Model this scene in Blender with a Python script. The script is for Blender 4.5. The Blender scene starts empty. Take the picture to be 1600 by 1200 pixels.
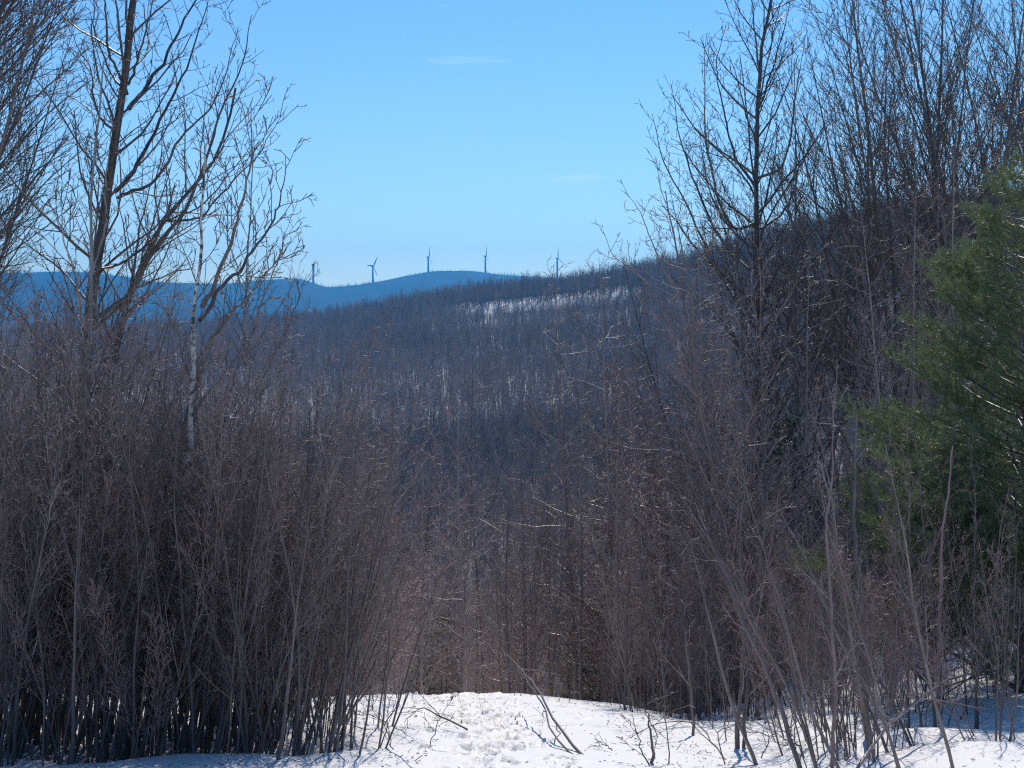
import bpy, math, random
import numpy as np
from math import radians, sin, cos, pi
from mathutils import Vector, Euler

# ------------------------------------------------------------------ camera, sky, sun, exposure
SC = bpy.context.scene
COL = SC.collection
F = 2198.0                      # focal length in photograph pixels (1600 wide)
HZ = 520.0                      # row of the true horizon
PITCH = math.atan((600.0 - HZ) / F)
cam_d = bpy.data.cameras.new("camera")
cam = bpy.data.objects.new("camera", cam_d)
COL.objects.link(cam)
cam_d.sensor_width = 36.0
cam_d.lens = 36.0 * F / 1600.0
cam_d.clip_start = 0.1
cam_d.clip_end = 40000.0
cam.location = (0, 0, 0)
cam.rotation_euler = (radians(90) - PITCH, 0, 0)
SC.camera = cam

SUN_EL, SUN_AZ = radians(48), radians(11)     # azimuth to the right of the view
world = bpy.data.worlds.new("World")
SC.world = world
world.use_nodes = True
wn, wl = world.node_tree.nodes, world.node_tree.links
wn.clear()
w_out = wn.new("ShaderNodeOutputWorld")
w_bg = wn.new("ShaderNodeBackground")
w_sky = wn.new("ShaderNodeTexSky")
w_sky.sky_type = 'NISHITA'
w_sky.sun_disc = False
w_sky.sun_elevation = SUN_EL
w_sky.sun_rotation = SUN_AZ
w_sky.altitude = 500
w_sky.air_density = 1.0
w_sky.dust_density = 0.0
w_sky.ozone_density = 3.0
w_hs = wn.new("ShaderNodeHueSaturation")
w_hs.inputs["Saturation"].default_value = 1.22
w_hs.inputs["Hue"].default_value = 0.5
# thin high cirrus streaks, a property of the sky by direction
w_tc = wn.new("ShaderNodeTexCoord")
w_map = wn.new("ShaderNodeMapping")
w_map.inputs["Scale"].default_value = (2.2, 2.2, 30.0)
w_noi = wn.new("ShaderNodeTexNoise")
w_noi.inputs["Scale"].default_value = 2.6
w_noi.inputs["Detail"].default_value = 5.0
w_noi.inputs["Roughness"].default_value = 0.55
w_rmp = wn.new("ShaderNodeValToRGB")
w_rmp.color_ramp.elements[0].position = 0.665
w_rmp.color_ramp.elements[0].color = (0, 0, 0, 1)
w_rmp.color_ramp.elements[1].position = 0.86
w_rmp.color_ramp.elements[1].color = (0.5, 0.5, 0.5, 1)
w_mix = wn.new("ShaderNodeMix")
w_mix.data_type = 'RGBA'
w_mix.inputs[7].default_value = (8.5, 9.0, 9.5, 1)
wl.new(w_tc.outputs["Generated"], w_map.inputs["Vector"])
wl.new(w_map.outputs["Vector"], w_noi.inputs["Vector"])
wl.new(w_noi.outputs["Fac"], w_rmp.inputs["Fac"])
w_gm = wn.new("ShaderNodeGamma")
w_gm.inputs["Gamma"].default_value = 1.0
wl.new(w_sky.outputs["Color"], w_gm.inputs["Color"])
wl.new(w_gm.outputs["Color"], w_hs.inputs["Color"])
wl.new(w_hs.outputs["Color"], w_mix.inputs[6])
wl.new(w_rmp.outputs["Color"], w_mix.inputs[0])
wl.new(w_mix.outputs[2], w_bg.inputs["Color"])
w_bg.inputs["Strength"].default_value = 0.096
wl.new(w_bg.outputs["Background"], w_out.inputs["Surface"])

sun_d = bpy.data.lights.new("sun", 'SUN')
sun_d.energy = 3.0
sun_d.angle = radians(0.5)
sun_d.color = (1.0, 0.92, 0.82)
sun = bpy.data.objects.new("sun", sun_d)
COL.objects.link(sun)
_sd = Vector((sin(SUN_AZ) * cos(SUN_EL), cos(SUN_AZ) * cos(SUN_EL), sin(SUN_EL)))
sun.rotation_euler = (-_sd).to_track_quat('-Z', 'Y').to_euler()

SC.view_settings.view_transform = 'Standard'
SC.view_settings.look = 'None'
SC.view_settings.gamma = 1.0
SC.view_settings.exposure = 0.50
SC.cycles.max_bounces = 4
SC.cycles.diffuse_bounces = 3
SC.cycles.glossy_bounces = 2
SC.cycles.transmission_bounces = 2
SC.cycles.volume_bounces = 0
SC.cycles.use_denoising = False
SC.cycles.caustics_reflective = False
SC.cycles.caustics_refractive = False
SC.cycles.pixel_filter_type = 'BLACKMAN_HARRIS'
SC.cycles.filter_width = 1.2

# ------------------------------------------------------------------ small helpers
def link(o):
    COL.objects.link(o)
    return o

def thing(name, label, cat, loc=(0, 0, 0), rz=0.0, s=1.0, group=None, tilt=(0, 0)):
    o = bpy.data.objects.new(name, None)
    o.empty_display_size = 0.2
    link(o)
    o.location = loc
    o.rotation_mode = 'ZYX'
    o.rotation_euler = (tilt[0], tilt[1], rz)
    o.scale = (s, s, s)
    o["label"] = label
    o["category"] = cat
    if group:
        o["group"] = group
    return o

def part(name, mesh, parent):
    o = bpy.data.objects.new(name, mesh)
    link(o)
    if parent is not None:
        o.parent = parent
    return o

class Acc:
    """collects quads / triangles (numpy) into one mesh"""
    def __init__(self):
        self.v, self.q, self.n = [], [], 0
        self.mi = []
    def add(self, v, f, mat=0):
        v = np.asarray(v, np.float32).reshape(-1, 3)
        f = np.asarray(f, np.int32)
        self.v.append(v)
        self.q.append(f + self.n)
        self.mi.append(np.full(len(f), mat, np.int32))
        self.n += len(v)
    def build(self, name, mats, smooth=True):
        me = bpy.data.meshes.new(name)
        v = np.concatenate(self.v)
        me.vertices.add(len(v))
        me.vertices.foreach_set("co", v.ravel())
        loops = np.concatenate([q.ravel() for q in self.q])
        tot = np.concatenate([np.full(len(q), q.shape[1], np.int32) for q in self.q])
        start = np.concatenate([[0], np.cumsum(tot)[:-1]]).astype(np.int32)
        me.loops.add(len(loops))
        me.loops.foreach_set("vertex_index", loops.astype(np.int32))
        me.polygons.add(len(tot))
        me.polygons.foreach_set("loop_start", start)
        me.polygons.foreach_set("material_index", np.concatenate(self.mi))
        if smooth:
            me.polygons.foreach_set("use_smooth", np.ones(len(tot), bool))
        for m in (mats if isinstance(mats, (list, tuple)) else [mats]):
            me.materials.append(m)
        me.update(calc_edges=True)
        return me

def unit(v):
    return v / np.maximum(np.linalg.norm(v, axis=-1, keepdims=True), 1e-9)

def pchip(x, y):
    x, y = np.asarray(x, float), np.asarray(y, float)
    h = np.diff(x); d = np.diff(y) / h
    m = np.zeros(len(x))
    for k in range(1, len(x) - 1):
        if d[k - 1] * d[k] > 0:
            w1, w2 = 2 * h[k] + h[k - 1], h[k] + 2 * h[k - 1]
            m[k] = (w1 + w2) / (w1 / d[k - 1] + w2 / d[k])
    m[0], m[-1] = d[0], d[-1]
    def f(q):
        q = np.clip(q, x[0], x[-1])
        k = np.clip(np.searchsorted(x, q) - 1, 0, len(h) - 1)
        t = (q - x[k]) / h[k]
        return ((2*t**3 - 3*t**2 + 1) * y[k] + (t**3 - 2*t**2 + t) * h[k] * m[k]
                + (-2*t**3 + 3*t**2) * y[k+1] + (t**3 - t**2) * h[k] * m[k+1])
    return f

def sst(x, a, b):
    t = np.clip((x - a) / (b - a), 0, 1)
    return t * t * (3 - 2 * t)

_rs = np.random.RandomState(5)
_tab = _rs.rand(256, 256)
def vnoise(x, y):
    x, y = np.asarray(x, float), np.asarray(y, float)
    xi, yi = np.floor(x).astype(int), np.floor(y).astype(int)
    fx, fy = x - xi, y - yi
    fx, fy = fx*fx*(3-2*fx), fy*fy*(3-2*fy)
    g = lambda a, b: _tab[a & 255, b & 255]
    return ((g(xi, yi)*(1-fx) + g(xi+1, yi)*fx)*(1-fy) + (g(xi, yi+1)*(1-fx) + g(xi+1, yi+1)*fx)*fy) - 0.5

def fbm(x, y, o=4):
    s, a = 0.0, 1.0
    for k in range(o):
        s = s + a * vnoise(x * 2**k + 17.3*k, y * 2**k + 9.1*k)
        a *= 0.5
    return s

# ------------------------------------------------------------------ terrain
near_prof = pchip([-25, -8, 0, 6, 10, 12, 15, 18, 20, 23, 30, 45, 80, 140, 200, 260],
                  [1.2, -0.6, -1.7, -2.45, -3.08, -3.40, -4.01, -4.69, -5.23, -6.35, -9.2, -15.5, -27, -38, -45, -46])
mid_lin = pchip([0, .3, .6, .85, 1.0], [0, .23, .52, .81, 1.0])
mid_t = pchip([0, .3, .6, .80, .86, .92, 1.0], [0, .22, .48, .66, .76, .93, 1.0])
_u  = [-1500, -400, 0, 450, 600, 700, 870, 950, 1100, 1200, 1300, 1400, 1600, 1900, 3000]
_sy = [540, 520, 505, 489, 465, 449, 430, 417, 386, 347, 323, 303, 290, 285, 300]
_R  = [1250, 1200, 1150, 1080, 1020, 980, 900, 840, 730, 650, 580, 530, 480, 450, 430]
_Rf, _syf = pchip(_u, _R), pchip(_u, _sy)
TREE_H = 12.0
def ridge_R(u):
    return _Rf(u)
def ridge_z(u):
    R = ridge_R(u)
    return R * (HZ - _syf(u)) / F - TREE_H

def U(X, Y):
    return 800 + F * X / np.maximum(Y, 40.0)

def ground(X, Y):
    X, Y = np.asarray(X, float), np.asarray(Y, float)
    z = near_prof(Y)
    # lateral shape of the near snowfield: dome on the path, dip at its right, bank beyond
    nr = sst(Y, 4, 14) * (1 - sst(Y, 45, 90))
    z = z - 0.10 * sst(np.abs(X + 0.9), 0.8, 3.0) * nr
    z = z - 0.16 * np.exp(-((X - 2.4) / 1.0) ** 2) * nr
    z = z + 1.9 * sst(X, 2.6, 7.0) * sst(Y, 13, 26) * (1 - sst(Y, 40, 80))
    z = z + 0.35 * sst(-X, 2.5, 7.0) * sst(Y, 12, 22) * (1 - sst(Y, 40, 80))
    z = z + nr * (0.16 * fbm(X * 0.35, Y * 0.35, 3) + 0.05 * fbm(X * 1.3 + 5, Y * 1.0, 3))
    # far side of the valley
    u = U(X, Y)
    R = ridge_R(u); zr = ridge_z(u)
    Y0 = 210.0
    t = (Y - Y0) / (R - Y0)
    zm = -45.5 + (zr + 45.5) * (mid_lin(np.clip(t, 0, 1)) + (mid_t(np.clip(t, 0, 1)) - mid_lin(np.clip(t, 0, 1))) * 0.6 * sst(u, 600, 760) * (1 - .6 * sst(u, 960, 1080))) + 3.0 * fbm(X * 0.012, Y * 0.012, 3) * sst(Y, 100, 260) * (1 - sst(t, .75, 1))
    zb = zr - 0.16 * np.maximum(Y - R, 0)
    zb = np.maximum(zb, -95)
    far = np.where(t > 1, zb, zm)
    w = sst(Y, 170, 250)
    return z * (1 - w) + far * w

def fuv(px, d):
    """ground point under photograph column px at distance d"""
    X = (px - 800) / F * d
    return X, d, float(ground(X, d))

# ------------------------------------------------------------------ materials
def new_mat(name):
    m = bpy.data.materials.new(name)
    m.use_nodes = True
    nt = m.node_tree
    b = nt.nodes["Principled BSDF"]
    return m, nt, b

def bark_mat(name, c1, c2, rough=0.45, scale=(9, 9, 2.5), var=0.25, spec=0.5, bump=0.0):
    m, nt, b = new_mat(name)
    tc = nt.nodes.new("ShaderNodeTexCoord")
    mp = nt.nodes.new("ShaderNodeMapping"); mp.inputs["Scale"].default_value = scale
    no = nt.nodes.new("ShaderNodeTexNoise"); no.inputs["Scale"].default_value = 1.0; no.inputs["Detail"].default_value = 3
    mx = nt.nodes.new("ShaderNodeMix"); mx.data_type = 'RGBA'
    mx.inputs[6].default_value = (*c1, 1); mx.inputs[7].default_value = (*c2, 1)
    oi = nt.nodes.new("ShaderNodeObjectInfo")
    mr = nt.nodes.new("ShaderNodeMapRange"); mr.inputs[3].default_value = 1 - var; mr.inputs[4].default_value = 1 + var
    mul = nt.nodes.new("ShaderNodeVectorMath"); mul.operation = 'SCALE'
    rp = nt.nodes.new("ShaderNodeMapRange"); rp.inputs[1].default_value = 0.35; rp.inputs[2].default_value = 0.65
    L = nt.links
    L.new(tc.outputs["Object"], mp.inputs["Vector"]); L.new(mp.outputs["Vector"], no.inputs["Vector"])
    L.new(no.outputs["Fac"], rp.inputs[0]); L.new(rp.outputs[0], mx.inputs[0])
    L.new(oi.outputs["Random"], mr.inputs[0])
    L.new(mx.outputs[2], mul.inputs[0]); L.new(mr.outputs[0], mul.inputs["Scale"])
    L.new(mul.outputs[0], b.inputs["Base Color"])
    b.inputs["Roughness"].default_value = rough
    b.inputs["Specular IOR Level"].default_value = spec
    if bump:
        bp = nt.nodes.new("ShaderNodeBump"); bp.inputs["Strength"].default_value = bump; bp.inputs["Distance"].default_value = 0.02
        L.new(no.outputs["Fac"], bp.inputs["Height"]); L.new(bp.outputs[0], b.inputs["Normal"])
    return m

M_GREY  = bark_mat("grey_brown_bark", (0.205, 0.160, 0.152), (0.325, 0.268, 0.258))
M_DARK  = bark_mat("dark_bark", (0.085, 0.068, 0.066), (0.15, 0.124, 0.12))
M_TWIG  = bark_mat("grey_twig_bark", (0.245, 0.196, 0.185), (0.38, 0.315, 0.30), rough=0.56)
M_RED   = bark_mat("red_brown_twig_bark", (0.215, 0.128, 0.12), (0.315, 0.205, 0.195), rough=0.36)
M_PURP  = bark_mat("maroon_shrub_bark", (0.185, 0.120, 0.118), (0.28, 0.205, 0.20), rough=0.42)
M_OLIVE = bark_mat("olive_sapling_bark", (0.14, 0.125, 0.06), (0.24, 0.22, 0.12), rough=0.42)
M_POPL  = bark_mat("poplar_bark", (0.045, 0.04, 0.037), (0.10, 0.092, 0.082), scale=(5, 5, 9), bump=0.4)
M_PALE  = bark_mat("pale_grey_bark", (0.24, 0.235, 0.21), (0.36, 0.35, 0.32), scale=(6, 6, 5))
M_STRAW = bark_mat("dry_tan_stalk", (0.24, 0.16, 0.10), (0.36, 0.25, 0.16), rough=0.5)
M_FAR   = bark_mat("distant_hardwood_bark", (0.10, 0.085, 0.08), (0.17, 0.148, 0.14), rough=0.7, spec=0.2)
M_FARC  = bark_mat("distant_twig_bark", (0.215, 0.168, 0.16), (0.325, 0.265, 0.25), rough=0.7, spec=0.2, var=0.42)

def birch_mat():
    m, nt, b = new_mat("white_birch_bark")
    tc = nt.nodes.new("ShaderNodeTexCoord")
    mp = nt.nodes.new("ShaderNodeMapping"); mp.inputs["Scale"].default_value = (11, 11, 15)
    no = nt.nodes.new("ShaderNodeTexNoise"); no.inputs["Scale"].default_value = 1; no.inputs["Detail"].default_value = 4
    rp = nt.nodes.new("ShaderNodeValToRGB")
    e = rp.color_ramp.elements
    e[0].position = 0.40; e[0].color = (0.05, 0.045, 0.04, 1)
    e[1].position = 0.50; e[1].color = (0.56, 0.535, 0.50, 1)
    L = nt.links
    L.new(tc.outputs["Object"], mp.inputs["Vector"]); L.new(mp.outputs["Vector"], no.inputs["Vector"])
    L.new(no.outputs["Fac"], rp.inputs["Fac"]); L.new(rp.outputs["Color"], b.inputs["Base Color"])
    b.inputs["Roughness"].default_value = 0.5
    return m
M_BIRCH = birch_mat()

def needle_mat(name, c1, c2, trans=0.45):
    m, nt, b = new_mat(name)
    tc = nt.nodes.new("ShaderNodeTexCoord")
    no = nt.nodes.new("ShaderNodeTexNoise"); no.inputs["Scale"].default_value = 2.2; no.inputs["Detail"].default_value = 3
    mx = nt.nodes.new("ShaderNodeMix"); mx.data_type = 'RGBA'
    mx.inputs[6].default_value = (*c1, 1); mx.inputs[7].default_value = (*c2, 1)
    tr = nt.nodes.new("ShaderNodeBsdfTranslucent")
    ms = nt.nodes.new("ShaderNodeMixShader"); ms.inputs[0].default_value = trans
    out = nt.nodes["Material Output"]
    L = nt.links
    L.new(tc.outputs["Object"], no.inputs["Vector"]); L.new(no.outputs["Fac"], mx.inputs[0])
    L.new(mx.outputs[2], b.inputs["Base Color"]); L.new(mx.outputs[2], tr.inputs["Color"])
    b.inputs["Roughness"].default_value = 0.38
    L.new(b.outputs[0], ms.inputs[1]); L.new(tr.outputs[0], ms.inputs[2])
    L.new(ms.outputs[0], out.inputs["Surface"])
    return m
M_PINE = needle_mat("white_pine_needles", (0.10, 0.155, 0.075), (0.175, 0.21, 0.09))
M_FIR  = needle_mat("fir_needles", (0.025, 0.06, 0.035), (0.05, 0.09, 0.045), 0.2)

def snow_mat():
    m, nt, b = new_mat("snow")
    tc = nt.nodes.new("ShaderNodeTexCoord")
    L = nt.links
    n1 = nt.nodes.new("ShaderNodeTexNoise"); n1.inputs["Scale"].default_value = 3.0; n1.inputs["Detail"].default_value = 5
    n2 = nt.nodes.new("ShaderNodeTexNoise"); n2.inputs["Scale"].default_value = 38.0; n2.inputs["Detail"].default_value = 4
    sp = nt.nodes.new("ShaderNodeTexNoise"); sp.inputs["Scale"].default_value = 80.0; sp.inputs["Detail"].default_value = 2
    r = nt.nodes.new("ShaderNodeValToRGB")
    r.color_ramp.elements[0].position = 0.70; r.color_ramp.elements[0].color = (0, 0, 0, 1)
    r.color_ramp.elements[1].position = 0.74; r.color_ramp.elements[1].color = (1, 1, 1, 1)
    mx = nt.nodes.new("ShaderNodeMix"); mx.data_type = 'RGBA'
    mx.inputs[6].default_value = (0.80, 0.79, 0.78, 1); mx.inputs[7].default_value = (0.16, 0.11, 0.08, 1)
    for n in (n1, n2, sp):
        L.new(tc.outputs["Object"], n.inputs["Vector"])
    L.new(sp.outputs["Fac"], r.inputs["Fac"]); L.new(r.outputs["Color"], mx.inputs[0])
    L.new(mx.outputs[2], b.inputs["Base Color"])
    b1 = nt.nodes.new("ShaderNodeBump"); b1.inputs["Strength"].default_value = 0.7; b1.inputs["Distance"].default_value = 0.05
    b2 = nt.nodes.new("ShaderNodeBump"); b2.inputs["Strength"].default_value = 0.6; b2.inputs["Distance"].default_value = 0.012
    L.new(n1.outputs["Fac"], b1.inputs["Height"]); L.new(n2.outputs["Fac"], b2.inputs["Height"])
    L.new(b1.outputs[0], b2.inputs["Normal"]); L.new(b2.outputs[0], b.inputs["Normal"])
    b.inputs["Roughness"].default_value = 0.55
    b.inputs["Specular IOR Level"].default_value = 0.3
    return m
M_SNOW = snow_mat()

def hill_mat():
    m, nt, b = new_mat("forested_hill_cover")
    tc = nt.nodes.new("ShaderNodeTexCoord")
    n1 = nt.nodes.new("ShaderNodeTexNoise"); n1.inputs["Scale"].default_value = 0.006; n1.inputs["Detail"].default_value = 8; n1.inputs["Roughness"].default_value = 0.65
    r = nt.nodes.new("ShaderNodeValToRGB")
    e = r.color_ramp.elements
    e[0].position = 0.35; e[0].color = (0.022, 0.030, 0.026, 1)
    e[1].position = 0.65; e[1].color = (0.05, 0.048, 0.046, 1)
    L = nt.links
    L.new(tc.outputs["Object"], n1.inputs["Vector"]); L.new(n1.outputs["Fac"], r.inputs["Fac"])
    L.new(r.outputs["Color"], b.inputs["Base Color"])
    b.inputs["Roughness"].default_value = 0.9
    b.inputs["Specular IOR Level"].default_value = 0.1
    return m
M_HILL = hill_mat()

# ------------------------------------------------------------------ the ground sheet and the far hills
def path_x(Y):
    """centre of the trodden trail"""
    return np.interp(Y, [0, 8, 10, 13, 16, 19, 24], [0.4, -0.05, -0.15, -0.28, -0.62, -0.95, -1.2])

def footprints(X, Y):
    rng = np.random.RandomState(11)
    d = np.zeros_like(X)
    xs = X - path_x(Y)
    w = np.exp(-(xs / 0.42) ** 2) * sst(Y, 6, 8) * (1 - sst(Y, 19, 22))
    d -= 0.02 * w
    d += w * 0.03 * (vnoise(X * 5.5, Y * 3.2)) + w * 0.03 * vnoise(X * 13, Y * 9.5)
    for k in range(420):
        y0 = 7.5 + 12.5 * rng.rand() ** 0.9
        x0 = path_x(y0) + rng.normal(0, 0.30)
        m = (np.abs(Y - y0) < 0.6) & (np.abs(X - x0) < 0.5)
        if not m.any():
            continue
        a = rng.normal(0, .35)
        dx, dy = X[m] - x0, Y[m] - y0
        px = dx * cos(a) + dy * sin(a); py = -dx * sin(a) + dy * cos(a)
        rr = np.sqrt((px / (0.04 + .02 * rng.rand())) ** 2 + (py / (0.06 + .06 * rng.rand())) ** 2)
        dep = 0.03 + 0.05 * rng.rand()
        d[m] += -dep * (1 - sst(rr, 0.6, 1.05)) + 0.018 * np.exp(-((rr - 1.25) / 0.25) ** 2)
    return d

def build_ground():
    y = [-25.0]
    while y[-1] < 5500:
        c = y[-1]
        if c < 5: st = 0.5
        elif c < 21: st = 0.045
        elif c < 60: st = 0.3
        elif c < 1300: st = max(0.6, 0.012 * c)
        else: st = 0.03 * c
        y.append(c + st)
    y = np.array(y)
    c = np.concatenate([np.linspace(-1, -0.10, 130)[:-1], np.linspace(-0.10, 0.09, 110)[:-1], np.linspace(0.09, 1, 140)])
    W = np.maximum(16, 0.62 * (y + 12))
    X = c[None, :] * W[:, None]
    Y = np.repeat(y[:, None], len(c), 1)
    Z = ground(X, Y)
    m = (Y > 5) & (Y < 24) & (np.abs(X) < 4)
    Z[m] += footprints(X[m], Y[m])
    for (wx, wy) in WELLS:          # melt hollows round the stems
        i0, i1 = np.searchsorted(y, [wy - .6, wy + .6])
        r2 = (X[i0:i1] - wx) ** 2 + (Y[i0:i1] - wy) ** 2
        Z[i0:i1] += -.06 * np.exp(-r2 / .06)
    a = Acc()
    ny, nx = X.shape
    idx = np.arange(ny * nx).reshape(ny, nx)
    q = np.stack([idx[:-1, :-1], idx[:-1, 1:], idx[1:, 1:], idx[1:, :-1]], -1).reshape(-1, 4)
    a.add(np.stack([X, Y, Z], -1), q)
    o = part("snow_ground", a.build("snow_ground", M_SNOW), None)
    o["kind"] = "structure"
WELLS = []

_hu = [-1500, -600, -200, 0, 100, 160, 250, 350, 420, 465, 490, 515, 590, 640, 690, 730, 780, 830, 900, 1100, 1600, 2200, 3200]
_hy = [430, 440, 426, 429, 426, 430, 442, 445, 439, 437, 444, 450.5, 442, 432, 425, 425, 430.5, 434, 437, 441, 440, 430, 440]
HILL_Y = 5300.0
_hp = pchip(_hu, _hy)
def hill_ground(X, Y):
    u = 800 + F * X / Y
    top = HILL_Y * (HZ + 1.5 - _hp(u)) / F
    t = (Y - 3000) / (HILL_Y - 3000)
    s = np.where(t < 1, sst(t, 0, 1) * 0.55 + 0.45 * np.clip(t, 0, 1), 1 - 0.35 * np.clip((Y - HILL_Y) / 1600, 0, 1))
    z = -110 + (top + 110) * s
    z = z + 30 * fbm(X * 0.0021, Y * 0.0021, 4) * sst(t, 0.05, .4) * (1 - sst(t, .8, 1.0)) * (t < 1)
    return z

def build_hills():
    us = np.linspace(-1500, 3200, 420)
    ys = np.concatenate([np.linspace(3000, 5200, 70), np.linspace(5225, 5400, 8), np.linspace(5430, 5700, 8)])
    Y = np.repeat(ys[:, None], len(us), 1)
    X = (us[None, :] - 800) / F * Y
    Z = hill_ground(X, Y)
    a = Acc()
    ny, nx = X.shape
    idx = np.arange(ny * nx).reshape(ny, nx)
    q = np.stack([idx[:-1, :-1], idx[:-1, 1:], idx[1:, 1:], idx[1:, :-1]], -1).reshape(-1, 4)
    a.add(np.stack([X, Y, Z], -1), q)
    o = part("far_hills", a.build("far_hills", M_HILL), None)
    o["kind"] = "structure"
build_hills()

# ------------------------------------------------------------------ growing branches (all vectorised)
def frames(T):
    ref = np.where(np.abs(T[..., 2:3]) > 0.9, np.array([1.0, 0, 0]), np.array([0, 0, 1.0]))
    a = unit(np.cross(T, ref)); b = np.cross(T, a)
    return a, b

def tubes(acc, P, R, sides, mat=0):
    """P (N,K,3), R (N,K): tapered tubes"""
    N, K, _ = P.shape
    if N == 0:
        return
    T = np.empty_like(P)
    T[:, 1:-1] = P[:, 2:] - P[:, :-2]; T[:, 0] = P[:, 1] - P[:, 0]; T[:, -1] = P[:, -1] - P[:, -2]
    T = unit(T)
    a, b = frames(unit(T.mean(1)))
    a = np.repeat(a[:, None], K, 1)
    a = unit(a - (a * T).sum(-1, keepdims=True) * T); b = np.cross(T, a)
    th = np.arange(sides) * 2 * pi / sides
    V = (P[:, :, None] + R[:, :, None, None] * (np.cos(th)[None, None, :, None] * a[:, :, None] + np.sin(th)[None, None, :, None] * b[:, :, None]))
    idx = np.arange(N * K * sides).reshape(N, K, sides)
    nx = np.roll(idx, -1, 2)
    q = np.stack([idx[:, :-1], nx[:, :-1], nx[:, 1:], idx[:, 1:]], -1).reshape(-1, 4)
    acc.add(V, q, mat)

def grow_paths(rng, S, D, L, K, up=0.0, wander=0.08, bias=None):
    N = len(S)
    P = np.empty((N, K, 3)); P[:, 0] = S
    st = (L / (K - 1))[:, None]
    d = unit(D)
    up = np.broadcast_to(np.asarray(up, float), (N,))[:, None]
    for k in range(1, K):
        d = d + rng.normal(0, wander, (N, 3)) + up * np.array([0, 0, 1.0]) / (K - 1)
        if bias is not None:
            d = d + np.asarray(bias) / (K - 1)
        d = unit(d)
        P[:, k] = P[:, k - 1] + d * st
    return P

def kids(rng, P, R, n, t0=0.15, t1=0.98, ang=(35, 55), planar=0.0, tpow=1.0):
    """spawn points and directions on parents; n = children per parent (array)"""
    N, K, _ = P.shape
    n = np.broadcast_to(np.asarray(n), (N,)).astype(int)
    par = np.repeat(np.arange(N), n)
    if len(par) == 0:
        z = np.zeros((0, 3)); return par, np.zeros(0), z, z, np.zeros(0)
    k = np.concatenate([np.arange(m) for m in n])
    t = (k + rng.rand(len(par))) / n[par]
    t = t0 + (t1 - t0) * t ** tpow
    f = t * (K - 1); i = np.minimum(f.astype(int), K - 2); g = (f - i)[:, None]
    pos = P[par, i] * (1 - g) + P[par, i + 1] * g
    tan = unit(P[par, i + 1] - P[par, i])
    rad = R[par, i] * (1 - g[:, 0]) + R[par, i + 1] * g[:, 0]
    a, b = frames(tan)
    phi = k * 2.39996 + rng.rand(N)[par] * 6.283 + rng.normal(0, 0.35, len(par))
    if planar:
        ph2 = np.where(k % 2 == 0, 0.0, pi) + rng.normal(0, 0.5 * (1 - planar) + 0.15, len(par))
        phi = ph2            # a is horizontal for any leaning parent
    A = np.radians(rng.uniform(ang[0], ang[1], len(par)))
    side = np.cos(phi)[:, None] * a + np.sin(phi)[:, None] * b
    d = np.cos(A)[:, None] * tan + np.sin(A)[:, None] * side
    return par, t, pos, d, rad

def taper(r0, K, tip=0.25, p=1.0):
    s = np.linspace(0, 1, K) ** p
    return r0[:, None] * (1 - (1 - tip) * s)[None, :]

def branch_out(rng, acc, P, R, Lp, levels, rmin=0.0028, mat=0):
    """levels: dicts n, t0, t1, ang, len (fraction of parent's length, tapering with t), lmin, up, wander, K, sides, rk, shape"""
    for lv in levels:
        n = lv["n"]
        if lv.get("per_m"):
            n = np.maximum(lv.get("nmin", 1), np.round(n * Lp + rng.uniform(-.5, .5, len(Lp)))).astype(int)
        par, t, pos, d, rad = kids(rng, P, R, n, lv.get("t0", .15), lv.get("t1", .98), lv.get("ang", (30, 50)), lv.get("planar", 0.0), lv.get("tpow", 1.0))
        sh = lv.get("shape", lambda t: 1 - 0.75 * t)(t)
        L = Lp[par] * lv["len"] * sh * rng.uniform(.65, 1.25, len(par))
        L = np.maximum(L, lv.get("lmin", 0.05))
        if "lmax" in lv:
            L = np.minimum(L, lv["lmax"] * rng.uniform(.7, 1.1, len(par)))
        K = lv.get("K", 4)
        P2 = grow_paths(rng, pos, d, L, K, lv.get("up", 0.3), lv.get("wander", 0.09), lv.get("bias"))
        r0 = np.clip(np.minimum(rad * lv.get("rk", 0.6), L * lv.get("rl", 0.014)), rmin, None)
        R2 = np.maximum(taper(r0, K, lv.get("tip", 0.35)), rmin * 0.7)
        tubes(acc, P2, R2, lv.get("sides", 3), lv.get("mat", mat))
        P, R, Lp = P2, R2, L
    return P, R, Lp

def smooth_poly(pts, K):
    pts = np.asarray(pts, float)
    s = np.concatenate([[0], np.cumsum(np.linalg.norm(np.diff(pts, axis=0), axis=1))])
    q = np.linspace(0, s[-1], K)
    return np.stack([pchip(s, pts[:, i])(q) for i in range(3)], -1)[None], s[-1]

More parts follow.
